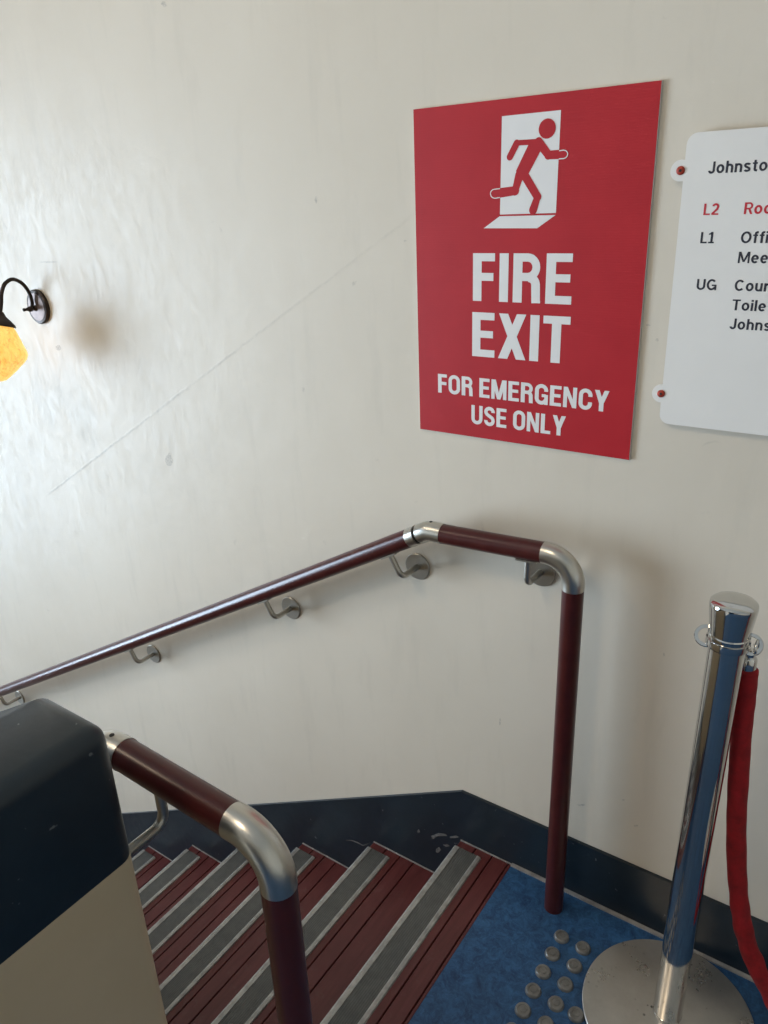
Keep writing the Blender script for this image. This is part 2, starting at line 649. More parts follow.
bms = prism_xz([(XR, 0.0), (XR, zs0), (-0.745, zs0), (XE, skirt_z(XE)), (XE, skirt_z(XE) - 0.55), (-1.2, -0.55), (-0.745, 0.0 - 0.3), (-0.60, -0.3), (-0.60, 0.0)],
               -SK, 0.0)
sk = struct('baseboard_back', bms, M['navy'], 'navy gloss skirting board following the stairs and landing')
# pale chips and scratches in the skirting paint
chips = [[(431, 836), (438, 833), (446, 834), (447, 836), (438, 836), (433, 839)],
         [(436, 849), (439, 847), (441, 850), (438, 853), (436, 852)],
         [(444, 845), (447, 844), (450, 846), (446, 847)],
         [(450, 836.5), (456, 835.5), (459, 837), (456, 838), (450, 838)],
         [(346, 840), (352, 840), (358, 842), (363, 845), (371, 842.5), (363, 846), (357, 843), (352, 841)],
         [(417, 831), (419, 829), (420, 832), (418, 833)]]
for c in chips:
    pts = [wp(px, py, SK + 0.0003) for px, py in c]
    bmc = bmesh.new()
    bmc.faces.new([bmc.verts.new(p) for p in pts])
    r_ = bmesh.ops.extrude_face_region(bmc, geom=bmc.faces[:])
    bmesh.ops.translate(bmc, verts=[v for v in r_['geom'] if isinstance(v, bmesh.types.BMVert)], vec=(0, -0.0003, 0))
    bmesh.ops.recalc_face_normals(bmc, faces=bmc.faces)
    obj('paint_chip', bmc, M['chip'], sk)
# pale sealant bead between the landing floor and the skirting
struct('trim_1', prism_xz([(-0.600, 0.0), (XR, 0.0), (XR, 0.004), (-0.600, 0.004)], -SK - 0.009, -SK), M['bead'],
       'pale grey sealant bead between blue floor and navy skirting')

# ------------------------------------------------------------------ parapet beside the stairs
XP = -0.630
ZT = 1.042
XK = -0.738


def ptop(x, dz=0.0):
    return (ZT if x > XK else ZT + (x - XK) * sl) + dz


par = thing('wall_parapet', (XP - 0.1, (YP + YP2) / 2, 0), 'low tan painted parapet wall with rounded navy top beside the stairs', kind='structure')
XPE = -4.3
BAND = 0.180
top = [(XP, ZT), (XK, ZT), (XPE, ptop(XPE))]
bot = [(XPE, ptop(XPE) - BAND), (XK, ZT - BAND), (XP, ZT - BAND)]


def end_edge(e):
    a, b = e.verts[0].co, e.verts[1].co
    return abs(a.x - XP) < 1e-4 and abs(b.x - XP) < 1e-4 and abs(a.y - b.y) < 1e-4


def cap_edge(e):
    a, b = e.verts[0].co, e.verts[1].co
    tops = all(abs(v.z - ptop(v.x)) < 1e-3 for v in (a, b))
    if tops and abs(a.y - b.y) < 1e-4:
        return True
    if tops and abs(a.x - XP) < 1e-4 and abs(b.x - XP) < 1e-4:
        return True
    return end_edge(e)


obj('cap', prism_xz(top + bot, YP2, YP, 0.021, 6, cap_edge), M['navy'], par, smooth_angle=30)
obj('body', prism_xz([(XP, ZT - BAND), (XK, ZT - BAND), (XPE, ptop(XPE) - BAND), (XPE, ZH), (XP, ZH)], YP2, YP, 0.021, 6, end_edge),
    M['tan'], par, smooth_angle=30)

# ------------------------------------------------------------------ the stairs
st = thing('staircase', (NX0, YP / 2, 0), 'oxblood painted timber stairs with grey grip nosings going down beside the wall', kind='structure')
Y0, Y1 = -SK - 0.001, YP + 0.001
NW = 0.073                      # width of a grip strip


def board_mesh(name, w, th, y0, y1):
    bm = box((0, y1, -th), (w, y0, 0), 0.0015, 1)
    return bm


proto = {}


def part_copy(key, name, bm_fn, mat, loc, parent, kind=None):
    """first use builds the mesh, later uses share it"""
    if key not in proto:
        o = obj(name, bm_fn(), mat, None, origin=(0, 0, 0))
        proto[key] = o
        o.parent = parent
        o.location = Vector(loc) - ORIGIN[parent]
        ORIGIN[o] = Vector(loc)
        return o
    return share(proto[key], name, loc, parent)


def strip_bm():
    bm = bmesh.new()
    L0, L1 = -0.036, YP + 0.02
    # aluminium channel: front lip folding over the nosing, back lip, thin floor
    add_prism_xz(bm, [(-0.003, -0.012), (-0.003, 0.0035), (0.0, 0.005), (0.011, 0.005), (0.011, 0.001), (0.0615, 0.001), (0.0615, 0.0048), (0.064, 0.0056),
                      (0.0715, 0.004), (NW, 0.0), (0.0, 0.0), (0.0, -0.012)], L1, L0)
    bmesh.ops.recalc_face_normals(bm, faces=bm.faces)
    return bm


for k in range(NSTEP + 1):
    nx, z = NX0 - GO * k, -RI * k
    last = k == NSTEP
    if not last:
        tr = thing('tread', (nx, YP / 2, z), None)
        del_parent = tr
        tr.parent = st
        tr.location = Vector((nx, YP / 2, z)) - ORIGIN[st]
        gaps = [0.0, 0.0475, 0.0935, 0.1375]
        for i in range(3):
            wdt = gaps[i + 1] - gaps[i] - (0.0026 if i < 2 or k > 0 else 0.0026)
            part_copy('b%d' % i, 'board', lambda w=wdt: board_mesh('board', w, 0.022, Y0, Y1), M['tread'], (nx + gaps[i], 0, z), tr)
        if k > 0:
            part_copy('bw', 'board', lambda: board_mesh('board', GO - gaps[3] + 0.012, 0.022, Y0, Y1), M['tread'], (nx + gaps[3], 0, z), tr)
        else:
            part_copy('bl', 'board', lambda: board_mesh('board', 0.145 - gaps[3], 0.022, Y0, Y1), M['tread'], (nx + gaps[3], 0, z), tr)
        # dark underside seen through the joints
        part_copy('sub%d' % (k > 0), 'tread_base', (lambda: box((0.002, Y1, -0.030), (0.144, Y0, -0.0222))) if k == 0 else
                  (lambda: box((0.002, Y1, -0.030), (GO + 0.010, Y0, -0.0222))), M['gap'], (nx, 0, z), tr)
        ns = part_copy('strip', 'nosing_strip', strip_bm, M['alu'], (nx, 0, z), st)
        part_copy('insert', 'grip_insert', lambda: box((0.0112, YP + 0.02, 0.0011), (0.0613, -0.0355, 0.0042)), M['insert'], (nx, 0, z), ns)
        part_copy('edge%d' % (k > 0), 'edge_bead', lambda k=k: box((0.0, -SK - 0.0042, 0.0), (0.145 if k == 0 else GO - 0.003, -SK - 0.001, 0.0022)),
                  M['bead'], (nx, 0, z), st)
    if k < NSTEP:
        # riser below this nosing
        part_copy('riser', 'riser', lambda: box((0.014, Y1, -RI + 0.001), (0.030, Y0, -0.031)), M['tread'], (nx, 0, z), st)

# ------------------------------------------------------------------ handrails
RR = 0.0212
OFF = 0.069


def arc(c, u, v, r, a0, a1, n):
    c, u, v = Vector(c), Vector(u), Vector(v)
    return [c + (u * math.cos(a0 + (a1 - a0) * i / n) + v * math.sin(a0 + (a1 - a0) * i / n)) * r for i in range(n + 1)]


def handrail(name, y, face, zr, zk, xpost, xknee, brackets, label, xend):
    """face: y of the wall surface its brackets are screwed to"""
    t = thing(name, (xpost, y, 0), label, 'handrail', 'oxblood handrails of the stairs')
    R = 0.055
    xe, ze = xpost - R, zr - R
    # post, elbow, level tube
    obj('post', tube([(xpost, y, 0.0), (xpost, y, ze - 0.006)], RR, 32), M['rail'], t, smooth_angle=40)
    obj('elbow', tube([(xpost, y, ze - 0.008)] + arc((xe, y, ze), (1, 0, 0), (0, 0, 1), R, 0, math.pi / 2, 14) + [(xe - 0.008, y, zr)],
                      RR + 0.0006, 32), M['steel'], t, smooth_angle=40)
    xr = xknee + 0.033 if face == 0.0 else xknee + 0.026
    obj('level_rail', tube([(xe - 0.006, y, zr), (xr, y, zk)], RR, 32), M['rail'], t, smooth_angle=40)
    sd = Vector((-1, 0, -sl * 0.99)).normalized()
    K = Vector((xknee, y, zk))
    kn = obj('knuckle', tube([(xr + 0.002, y, zk), (xknee + 0.012, y, zk), (xknee + 0.003, y, zk - 0.0008), K + sd * 0.004 + Vector((0, 0, -0.0006)), K + sd * 0.012, K + sd * 0.024],
                             RR + 0.0008, 32), M['steel'], t, smooth_angle=40)
    obj('joint_gap', tube([K + sd * 0.022, K + sd * 0.034], RR - 0.002, 24), M['gap'], kn, smooth_angle=40)
    obj('collar', tube([K + sd * 0.0320, K + sd * 0.055], RR + 0.0006, 32), M['steel'], kn, smooth_angle=40)
    obj('grub_screw', tube([(xknee + 0.006, y, zk + RR - 0.002), (xknee + 0.006, y, zk + RR + 0.0010)], 0.0034, 12), M['gap'], kn)
    ln = (xend - xknee) / sd.x
    obj('sloping_rail', tube([K + sd * 0.0535, K + sd * ln], RR, 32), M['rail'], t, smooth_angle=40)
    sgn = 1 if face > y else -1
    n_s = Vector((sd.z, 0, -sd.x))           # up, square to the sloping rail
    for bx, bz, slope in brackets:
        up = Vector((0, 0, 1)) if not slope else n_s
        along = Vector((-1, 0, 0)) if not slope else sd
        foot = Vector((bx, y, bz))                       # where the arm bends towards the wall
        # rail underside point above the bend
        if slope:
            d = (foot - K).dot(sd)
            top_ = K + sd * d - n_s * RR
        else:
            f_ = (xe - bx) / (xe - xr)
            top_ = Vector((bx, y, zr + (zk - zr) * f_ - RR))
            along = Vector((xr - xe, 0, zk - zr)).normalized()
            up = Vector((-along.z, 0, along.x))
            up = up if up.z > 0 else -up
        low = foot
        w = Vector((0, sgn, 0))
        dn = (low - top_)
        h = dn.length
        dn.normalize()
        rb = min(0.018, h * 0.6)
        path = [top_, low - dn * rb]
        for i in range(1, 8):
            a = math.pi / 2 * i / 8
            path.append(low - dn * rb + w * rb * (1 - math.cos(a)) + dn * rb * math.sin(a))
        path.append(low + w * rb)
        path.append(Vector((low.x, face - sgn * 0.005, low.z)))
        br = obj('bracket', tube(path, 0.0068, 14), M['bracket'], t, smooth_angle=40)
        pr = 0.0325 if face == 0.0 else 0.024
        obj('wall_plate', lathe([(0.0, 0.0), (pr, 0.0), (pr, 0.0035), (pr - 0.0015, 0.005), (0.0, 0.005)], (low.x, face, low.z), (0, -sgn, 0), 40, False),
            M['bracket'], br, smooth_angle=30)
        s0 = top_ + up * 0.0014
        bmz = bmesh.new()
        side = Vector((0, 1, 0))
        vsx = [s0 + along * a + side * b - up * c for a in (-0.022, 0.022) for b in (-0.011, 0.011) for c in (0.003, -0.001)]
        vv = [bmz.verts.new(p) for p in vsx]
        for f in ((0, 1, 3, 2), (4, 6, 7, 5), (0, 4, 5, 1), (2, 3, 7, 6), (0, 2, 6, 4), (1, 5, 7, 3)):
            bmz.faces.new([vv[i] for i in f])
        bmesh.ops.recalc_face_normals(bmz, faces=bmz.faces)
        obj('saddle', bmz, M['bracket'], br)
    return t


handrail('handrail', -OFF, 0.0, 0.899, 0.8885, -0.4645, -0.7885,
         [(-0.560, 0.820, False), (-0.862, 0.757, True), (-1.274, 0.529, True), (-1.923, 0.167, True), (-2.935, -0.392, True)],
         'oxblood handrail with steel elbow bracketed to the cream wall', -4.2)
handrail('handrail', -0.885, YP, 0.887, 0.896, -0.488, -0.770, [(-0.684, 0.815, False), (-1.3, 0.52, True), (-2.2, 0.01, True), (-3.2, -0.555, True)],
         'oxblood handrail with steel elbow bracketed to the navy topped parapet', -4.2)

# ------------------------------------------------------------------ lettering helpers
S_, T_ = 0.200, 0.165          # upright and level stroke of the condensed bold letters


def rr_path(w, t, r, a_from=None):
    return None


def stroke(path, th, closed=False):
    """quads that follow a centre line"""
    n = len(path)
    L, Rr = [], []
    P = [Vector((p[0], p[1])) for p in path]
    for i in range(n):
        if closed:
            a, b = P[i - 1], P[(i + 1) % n]
        else:
            a, b = P[max(i - 1, 0)], P[min(i + 1, n - 1)]
        t = (b - a)
        t.normalize()
        nn = Vector((-t.y, t.x)) * th / 2
        L.append(P[i] + nn)
        Rr.append(P[i] - nn)
    q = []
    for i in range(n if closed else n - 1):
        j = (i + 1) % n
        q.append([L[i], L[j], Rr[j], Rr[i]])
    return q


def arcp(cx, cy, rx, ry, a0, a1, n=10):
    return [(cx + rx * math.cos(math.radians(a0 + (a1 - a0) * i / n)), cy + ry * math.sin(math.radians(a0 + (a1 - a0) * i / n))) for i in range(n + 1)]


def rect(x0, y0, x1, y1):
    return [[(x0, y0), (x1, y0), (x1, y1), (x0, y1)]]


def glyph(ch):
    s, t = S_, T_
    th = 0.185
    h = th / 2
    if ch == ' ':
        return 0.26, []
    if ch == 'I':
        return s, rect(0, 0, s, 1)
    if ch == 'F':
        return 0.50, rect(0, 0, s, 1) + rect(s, 1 - t, 0.50, 1) + rect(s, 0.43, 0.47, 0.43 + t)
    if ch == 'E':
        return 0.54, rect(0, 0, s, 1) + rect(s, 1 - t, 0.53, 1) + rect(s, 0.435, 0.50, 0.43 + t) + rect(s, 0, 0.54, t)
    if ch == 'L':
        return 0.49, rect(0, 0, s, 1) + rect(s, 0, 0.49, t)
    if ch == 'T':
        return 0.58, rect(0.29 - s / 2, 0, 0.29 + s / 2, 1 - t) + rect(0, 1 - t, 0.58, 1)
    if ch == 'X':
        w = 0.64
        return w, [[(0, 0), (0.22, 0), (w - 0.01, 1), (w - 0.22, 1)], [(w, 0), (w - 0.22, 0), (0.01, 1), (0.22, 1)]]
    if ch == 'N':
        w = 0.62
        return w, rect(0, 0, 0.18, 1) + rect(w - 0.18, 0, w, 1) + [[(0, 1), (0.19, 1), (w, 0), (w - 0.19, 0)]]
    if ch == 'M':
        w = 0.78
        return w, rect(0, 0, 0.175, 1) + rect(w - 0.175, 0, w, 1) + [[(0, 1), (0.23, 1), (w / 2 + 0.085, 0), (w / 2 - 0.085, 0)],
                                                                    [(w, 1), (w - 0.23, 1), (w / 2 - 0.085, 0), (w / 2 + 0.085, 0)]]
    if ch == 'Y':
        w = 0.64
        return w, rect(w / 2 - s / 2, 0, w / 2 + s / 2, 0.42) + [[(0, 1), (0.21, 1), (w / 2 + s / 2, 0.40), (w / 2 - s / 2, 0.38)],
                                                               [(w, 1), (w - 0.21, 1), (w / 2 - s / 2, 0.40), (w / 2 + s / 2, 0.38)]]
    if ch == 'R':
        w = 0.60
        bowl = [(s - 0.01, 1 - t / 2)] + arcp(0.31, 0.735, 0.19, 0.1825, 90, -90, 12) + [(s - 0.01, 0.5525 - t / 2 + 0.08)]
        bowl = [(s - 0.01, 1 - t / 2)] + arcp(0.31, 0.7225, 0.185, 0.195, 90, -90, 12) + [(s - 0.01, 0.5275)]
        leg = arcp(0.33, 0.37, 0.16, 0.15, 85, 5, 6) + [(0.497, 0.2), (0.505, 0.0)]
        return w, rect(0, 0, s, 1) + stroke(bowl, t) + stroke(leg, 0.185) + rect(0.455, 0, 0.60, 0.05)
    if ch == 'O':
        w = 0.63
        c = arcp(w / 2, 0.70, w / 2 - h, 0.31 - h, 0, 180, 14) + arcp(w / 2, 0.30, w / 2 - h, 0.31 - h, 180, 360, 14)
        return w, stroke(c, th, True)
    if ch == 'U':
        w = 0.62
        c = [(w - h, 1.0)] + [(w - h, 0.6)] + arcp(w / 2, 0.30, w / 2 - h, 0.31 - h, 360, 180, 14) + [(h, 0.6), (h, 1.0)]
        return w, stroke(c, th)
    if ch == 'C':
        w = 0.61
        c = [(w - h, 0.635)] + arcp(w / 2, 0.70, w / 2 - h, 0.31 - h, 5, 180, 14) + arcp(w / 2, 0.30, w / 2 - h, 0.31 - h, 180, 355, 14) + [(w - h, 0.375)]
        return w, stroke(c, th)
    if ch == 'G':
        w = 0.63
        c = [(w - h, 0.655)] + arcp(w / 2, 0.70, w / 2 - h, 0.31 - h, 5, 180, 14) + arcp(w / 2, 0.30, w / 2 - h, 0.31 - h, 180, 345, 14)
        return w, stroke(c, th) + rect(w - 0.17, 0.0, w, 0.50) + rect(0.33, 0.37, w - 0.1, 0.52)
    if ch == 'S':
        w = 0.58
        c = arcp(w / 2, 0.735, w / 2 - h, 0.275 - h, -8, 180, 12) + [(h + 0.01, 0.67), (h + 0.06, 0.60), (w / 2, 0.515), (w - h - 0.06, 0.43), (w - h - 0.01, 0.36)] + \
            arcp(w / 2, 0.265, w / 2 - h, 0.275 - h, 0, -188, 12)
        return w, stroke(c, th)
    raise KeyError(ch)


def text_polys(txt, gap):
    x, out = 0.0, []
    for i, ch in enumerate(txt):
        w, polys = glyph(ch)
        out += [[(p[0] + x, p[1]) for p in po] for po in polys]
        x += w + (gap if ch != ' ' else 0.0)
    return out, x - gap


def flat_polys(polys, off, th=0.0003):
    """union of polygons in wall (x, z), as a thin film standing `off` in front of the wall"""
    vs_, fs = [], []
    for po in polys:
        po = [Vector((p[0] * 100, p[1] * 100)) for p in po]
        pieces = [po] if len(po) != 4 else [po[:3], [po[0], po[2], po[3]]]
        for pc in pieces:
            area = sum(pc[k].x * pc[(k + 1) % len(pc)].y - pc[(k + 1) % len(pc)].x * pc[k].y for k in range(len(pc)))
            if abs(area) < 1e-5:
                continue
            fs.append(list(range(len(vs_), len(vs_) + len(pc))))
            vs_ += pc if area > 0 else list(reversed(pc))
    r = delaunay_2d_cdt(vs_, [], fs, 0, 1e-5)
    bm = bmesh.new()
    bv = [bm.verts.new((v.x / 100, -off - th, v.y / 100)) for v in r[0]]
    for f, src in zip(r[2], r[5]):
        if not src:
            continue
        bm.faces.new([bv[k] for k in f])
    bmesh.ops.recalc_face_normals(bm, faces=bm.faces)
    for f in bm.faces:
        if f.normal.y > 0:
            f.normal_flip()
    return bm


def sign_line(txt, x0, x1, z0, z1, off, gap, mat, parent):
    polys, w = text_polys(txt, gap)
    sx, sz = (x1 - x0) / w, z1 - z0
    return obj('lettering', flat_polys([[(x0 + p[0] * sx, z0 + p[1] * sz) for p in po] for po in polys], off), mat, parent)


# ------------------------------------------------------------------ fire exit sign
SX0, SX1, SZ0, SZ1 = -0.845, -0.398, 1.088, 1.693
sg = thing('fire_exit_sign', (-0.62, 0, SZ0), 'red fluted plastic fire exit sign with white running figure and lettering', 'sign')
obj('panel', box((SX0, -0.0050, SZ0), (SX1, -0.0005, SZ1)), M['white'], sg)
obj('printed_face', box((SX0 + 0.0003, -0.0054, SZ0 + 0.0003), (SX1 - 0.0003, -0.0050, SZ1 - 0.0003)), M['red'], sg)
FO = 0.0054
sign_line('FIRE', -0.7195, -0.5235, 1.3575, 1.4435, FO, 0.105, M['white'], sg)
sign_line('EXIT', -0.7205, -0.5225, 1.2525, 1.3365, FO, 0.085, M['white'], sg)
sign_line('FOR EMERGENCY', -0.799, -0.443, 1.1720, 1.2105, FO, 0.09, M['white'], sg)
sign_line('USE ONLY', -0.7215, -0.522, 1.1160, 1.1545, FO, 0.09, M['white'], sg)


def zp(pts):
    out = []
    for x, y in pts:
        p = wp(470 + x / 6.4, 90 + y / 6.4, FO)
        out.append((p.x, p.z))
    return out


def disc2(c, r, n=28):
    return [(c[0] + r * math.cos(2 * math.pi * i / n), c[1] + r * math.sin(2 * math.pi * i / n)) for i in range(n)]


obj('doorway_print', flat_polys([zp([(205, 168), (583, 128), (550, 787), (192, 797)])], FO), M['white'], sg)
obj('threshold_print', flat_polys([zp([(190, 808), (548, 800), (430, 885), (88, 885)])], FO), M['white'], sg)


def limb(pts, r0, n=12):
    """outline of a thick polyline with round ends, as separate pieces"""
    P = zp(pts)
    out = stroke(P, 2 * r0)
    for p in P:
        out.append(disc2(p, r0, 20))
    return out


body = zp([(293, 322), (443, 312), (462, 345), (455, 385), (376, 535), (372, 560), (335, 572), (300, 560), (296, 516), (374, 352), (312, 355)])
r_l = 0.0074
man = [body] + limb([(300, 341), (256, 428)], r_l * 0.80) + limb([(440, 332), (503, 416), (598, 411)], r_l * 0.98) + \
    limb([(352, 548), (432, 683), (404, 768)], r_l) + limb([(318, 545), (288, 644), (157, 664)], r_l * 1.10)
hc = zp([(495, 247)])[0]
man.append(disc2(hc, 0.0152, 36))
obj('running_figure', flat_polys(man, FO + 0.0004), M['red'], sg)
ol1 = stroke(zp([(194, 631), (165, 634), (147, 638), (136, 648), (132, 662), (136, 678), (146, 689), (160, 693), (194, 688)]), 0.0016)
ol2 = stroke(zp([(572, 389), (600, 385), (614, 388), (624, 398), (627, 411), (622, 426), (612, 435), (600, 439), (570, 441)]), 0.0016)
for ol in (ol1, ol2):
    obj('outline_print', flat_polys(ol, FO + 0.0008), M['white'], sg)

# ------------------------------------------------------------------ directory board
BX0, BX1, BZ0, BZ1 = -0.3505, 0.245, 1.1655, 1.617
bd = thing('directory_board', (-0.05, 0, BZ0), 'white directory board with rounded corners and lugs listing floor levels', 'sign')
bo0, bo1 = 0.008, 0.012


def round_rect(x0, z0, x1, z1, r, n=6):
    out = []
    for cx, cz, a in ((x1 - r, z1 - r, 0), (x0 + r, z1 - r, 90), (x0 + r, z0 + r, 180), (x1 - r, z0 + r, 270)):
        out += arcp(cx, cz, r, r, a, a + 90, n)
    return out


obj('panel', prism_xz(round_rect(BX0, BZ0, BX1, BZ1, 0.016), -bo1, -bo0), M['board'], bd)
for ex, ez in ((-0.3555, 1.5655), (-0.3515, 1.217), (BX1 + 0.003, 1.566), (BX1 + 0.003, 1.217)):
    lug = obj('lug', prism_xz(disc2((ex, ez), 0.0155, 28), -bo1 + 0.0001, -bo0), M['board'], bd)
    obj('spacer', tube([(ex, 0, ez), (ex, -bo0, ez)], 0.007, 16), M['board'], lug)
    sc = obj('screw', lathe([(0.0064, 0.0), (0.0064, 0.0012), (0.0045, 0.0022), (0.0, 0.0024)], (ex, -bo1, ez), (0, -1, 0), 24), M['screw'], lug)
    obj('screw_socket', tube([(ex, -bo1 - 0.0020, ez), (ex, -bo1 - 0.0027, ez)], 0.0022, 6), M['gap'], lug)


def thin_glyph(ch):
    """medium weight grotesque letters, cap height 1"""
    th = 0.175
    h = th / 2
    X = 0.735
    if ch == 'o':
        return 0.60, stroke(arcp(0.30, X / 2, 0.30 - h, X / 2 + 0.012 - h, 0, 345, 23), th, True)
    if ch == 'e':
        return 0.58, stroke([(0.05, 0.375), (0.52, 0.375)], 0.12) + stroke(arcp(0.29, X / 2, 0.29 - h, X / 2 + 0.012 - h, 3, 318, 22), th)
    if ch in 'hn':
        return 0.56, rect(0, 0, th, 1 if ch == 'h' else X) + stroke(arcp(0.28, X - 0.28, 0.28 - h, 0.29 - h, 175, 0, 12) + [(0.56 - h, 0.2), (0.56 - h, 0)], th)
    if ch == 'u':
        return 0.56, rect(0.56 - th, 0, 0.56, X) + stroke([(h, X), (h, 0.45)] + arcp(0.28, 0.28, 0.28 - h, 0.29 - h, 180, 355, 12), th)
    if ch == 'r':
        return 0.37, rect(0, 0, th, X) + stroke(arcp(0.34, X - 0.30, 0.34 - h, 0.30 - h, 170, 85, 8), th)
    if ch == 's':
        w = 0.52
        return w, stroke(arcp(w / 2, 0.545, w / 2 - h, 0.20 - h, 15, 180, 10) + [(h + 0.02, 0.48), (h + 0.08, 0.42), (w / 2, 0.37), (w - h - 0.08, 0.32), (w - h - 0.01, 0.26)] +
                         arcp(w / 2, 0.19, w / 2 - h, 0.20 - h, 0, -165, 10), th)
    if ch == 't':
        return 0.38, stroke([(0.185, 0.93), (0.185, 0.5), (0.185, 0.22), (0.20, 0.13), (0.25, 0.085), (0.38, 0.072)], th) + rect(0.0, X - 0.13, 0.37, X)
    if ch == 'f':
        return 0.37, stroke([(0.185, 0.0), (0.185, 0.6), (0.185, 0.80), (0.20, 0.88), (0.26, 0.925), (0.38, 0.93)], th) + rect(0.0, X - 0.13, 0.36, X)
    if ch == 'i':
        return th, rect(0, 0, th, X) + rect(-0.005, 0.84, th + 0.005, 1.0)
    if ch == 'l':
        return th, rect(0, 0, th, 1)
    if ch == 'J':
        w = 0.52
        return w, stroke([(w - h, 1), (w - h, 0.5), (w - h, 0.27)] + arcp(w / 2, 0.26, w / 2 - h, 0.272 - h, -5, -175, 12), th)
    if ch == 'L':
        return 0.52, rect(0, 0, th, 1) + rect(0, 0, 0.52, 0.14)
    if ch == '2':
        w = 0.56
        return w, stroke(arcp(w / 2, 0.72, w / 2 - h, 0.285 - h, 170, -20, 12) + [(0.40, 0.48), (0.10, 0.15), (0.06, 0.07)], th) + rect(0, 0, w, 0.14)
    if ch == '1':
        return 0.42, rect(0.17, 0, 0.17 + th, 1) + [[(0.0, 0.74), (0.20, 0.78), (0.27, 1.0), (0.17, 1.0), (0.13, 0.90), (0.0, 0.86)]] + rect(0.0, 0, 0.46, 0.13)
    if ch == 'R':
        return 0.64, rect(0, 0, th, 1) + stroke([(0.05, 0.93), (0.36, 0.93)] + arcp(0.36, 0.70, 0.20, 0.23, 80, -80, 10) + [(0.36, 0.47), (0.05, 0.47)], 0.14) + [[(0.29, 0.45), (0.46, 0.45), (0.65, 0), (0.47, 0)]]
    if ch == 'O':
        return 0.80, stroke(arcp(0.40, 0.5, 0.40 - h, 0.512 - h, 0, 348, 29), th, True)
    if ch == 'C':
        return 0.76, stroke(arcp(0.39, 0.5, 0.39 - h, 0.512 - h, 42, 318, 24), th)
    if ch == 'G':
        return 0.80, stroke(arcp(0.40, 0.5, 0.40 - h, 0.512 - h, 42, 335, 24), th) + rect(0.42, 0.38, 0.80, 0.51) + rect(0.66, 0.0, 0.80, 0.45)
    if ch == 'M':
        w = 0.88
        return w, rect(0, 0, 0.14, 1) + rect(w - 0.14, 0, w, 1) + [[(0, 1), (0.19, 1), (w / 2 + 0.07, 0.10), (w / 2 - 0.07, 0.10)], [(w - 0.19, 1), (w, 1), (w / 2 + 0.07, 0.10), (w / 2 - 0.07, 0.10)]]
    if ch == 'T':
        return 0.64, rect(0.32 - h, 0, 0.32 + h, 1) + rect(0, 0.86, 0.64, 1)
    if ch == 'U':
        w = 0.70
        return w, stroke([(w - h, 1), (w - h, 0.6)] + arcp(w / 2, 0.34, w / 2 - h, 0.352 - h, 0, -180, 16) + [(h, 0.6), (h, 1)], th)
    raise KeyError(ch)


def board_text(txt, x, z, size, mat):
    cx, out = 0.0, []
    for ch in txt:
        w, polys = thin_glyph(ch)
        out += [[(x + (p[0] + cx) * size * 1.12, z + p[1] * size) for p in po] for po in polys]
        cx += w + 0.115
    obj('lettering', flat_polys(out, bo1), mat, bd)


CH = 0.0165
board_text('Johnsto', -0.315, 1.559, CH, M['ink'])
board_text('L2', -0.315, 1.5005, CH, M['redink'])
board_text('Roo', -0.257, 1.5005, CH, M['redink'])
board_text('L1', -0.315, 1.4595, CH, M['ink'])
board_text('Offi', -0.2565, 1.4595, CH, M['ink'])
board_text('Mee', -0.2565, 1.4305, CH, M['ink'])
board_text('UG', -0.313, 1.3895, CH, M['ink'])
board_text('Cour', -0.2565, 1.3895, CH, M['ink'])
board_text('Toile', -0.2565, 1.3600, CH, M['ink'])
board_text('Johns', -0.2565, 1.3310, CH, M['ink'])

# ------------------------------------------------------------------ tactile studs
studs = [(-0.418, 0.1335 + 0.05 * k) for k in range(9)] + [(-0.3675, 0.1345 + 0.05 * k) for k in range(9)] + \
        [(-0.3245, 0.2835)] + [(-0.318, 0.3335 + 0.05 * k) for k in range(5)]
s0 = None
for (sx, so) in studs:
    if s0 is None:
        bm = lathe([(0.0170, 0.0), (0.0170, 0.0010), (0.0146, 0.0062), (0.0138, 0.0068), (0.0098, 0.0068), (0.0092, 0.0056), (0.0070, 0.0056),
                    (0.0064, 0.0068), (0.0, 0.0068)], (sx, -so, 0), (0, 0, 1), 28)
        s0 = obj('tactile_stud', bm, M['stud'], origin=(sx, -so, 0), smooth_angle=30)
        tag(s0, 'small round grey tactile stud fixed to the blue floor', 'floor stud', 'tactile studs on the blue floor')
    else:
        c = share(s0, 'tactile_stud', (sx, -so, 0))
        if abs(sx + 0.3245) < 1e-6:
            c['label'] = 'grey tactile stud touching the rim of the steel stanchion base'


# ------------------------------------------------------------------ stanchions and rope
def leaning(bm, k):
    for v in bm.verts:
        v.co.x += k * v.co.z
    return bm


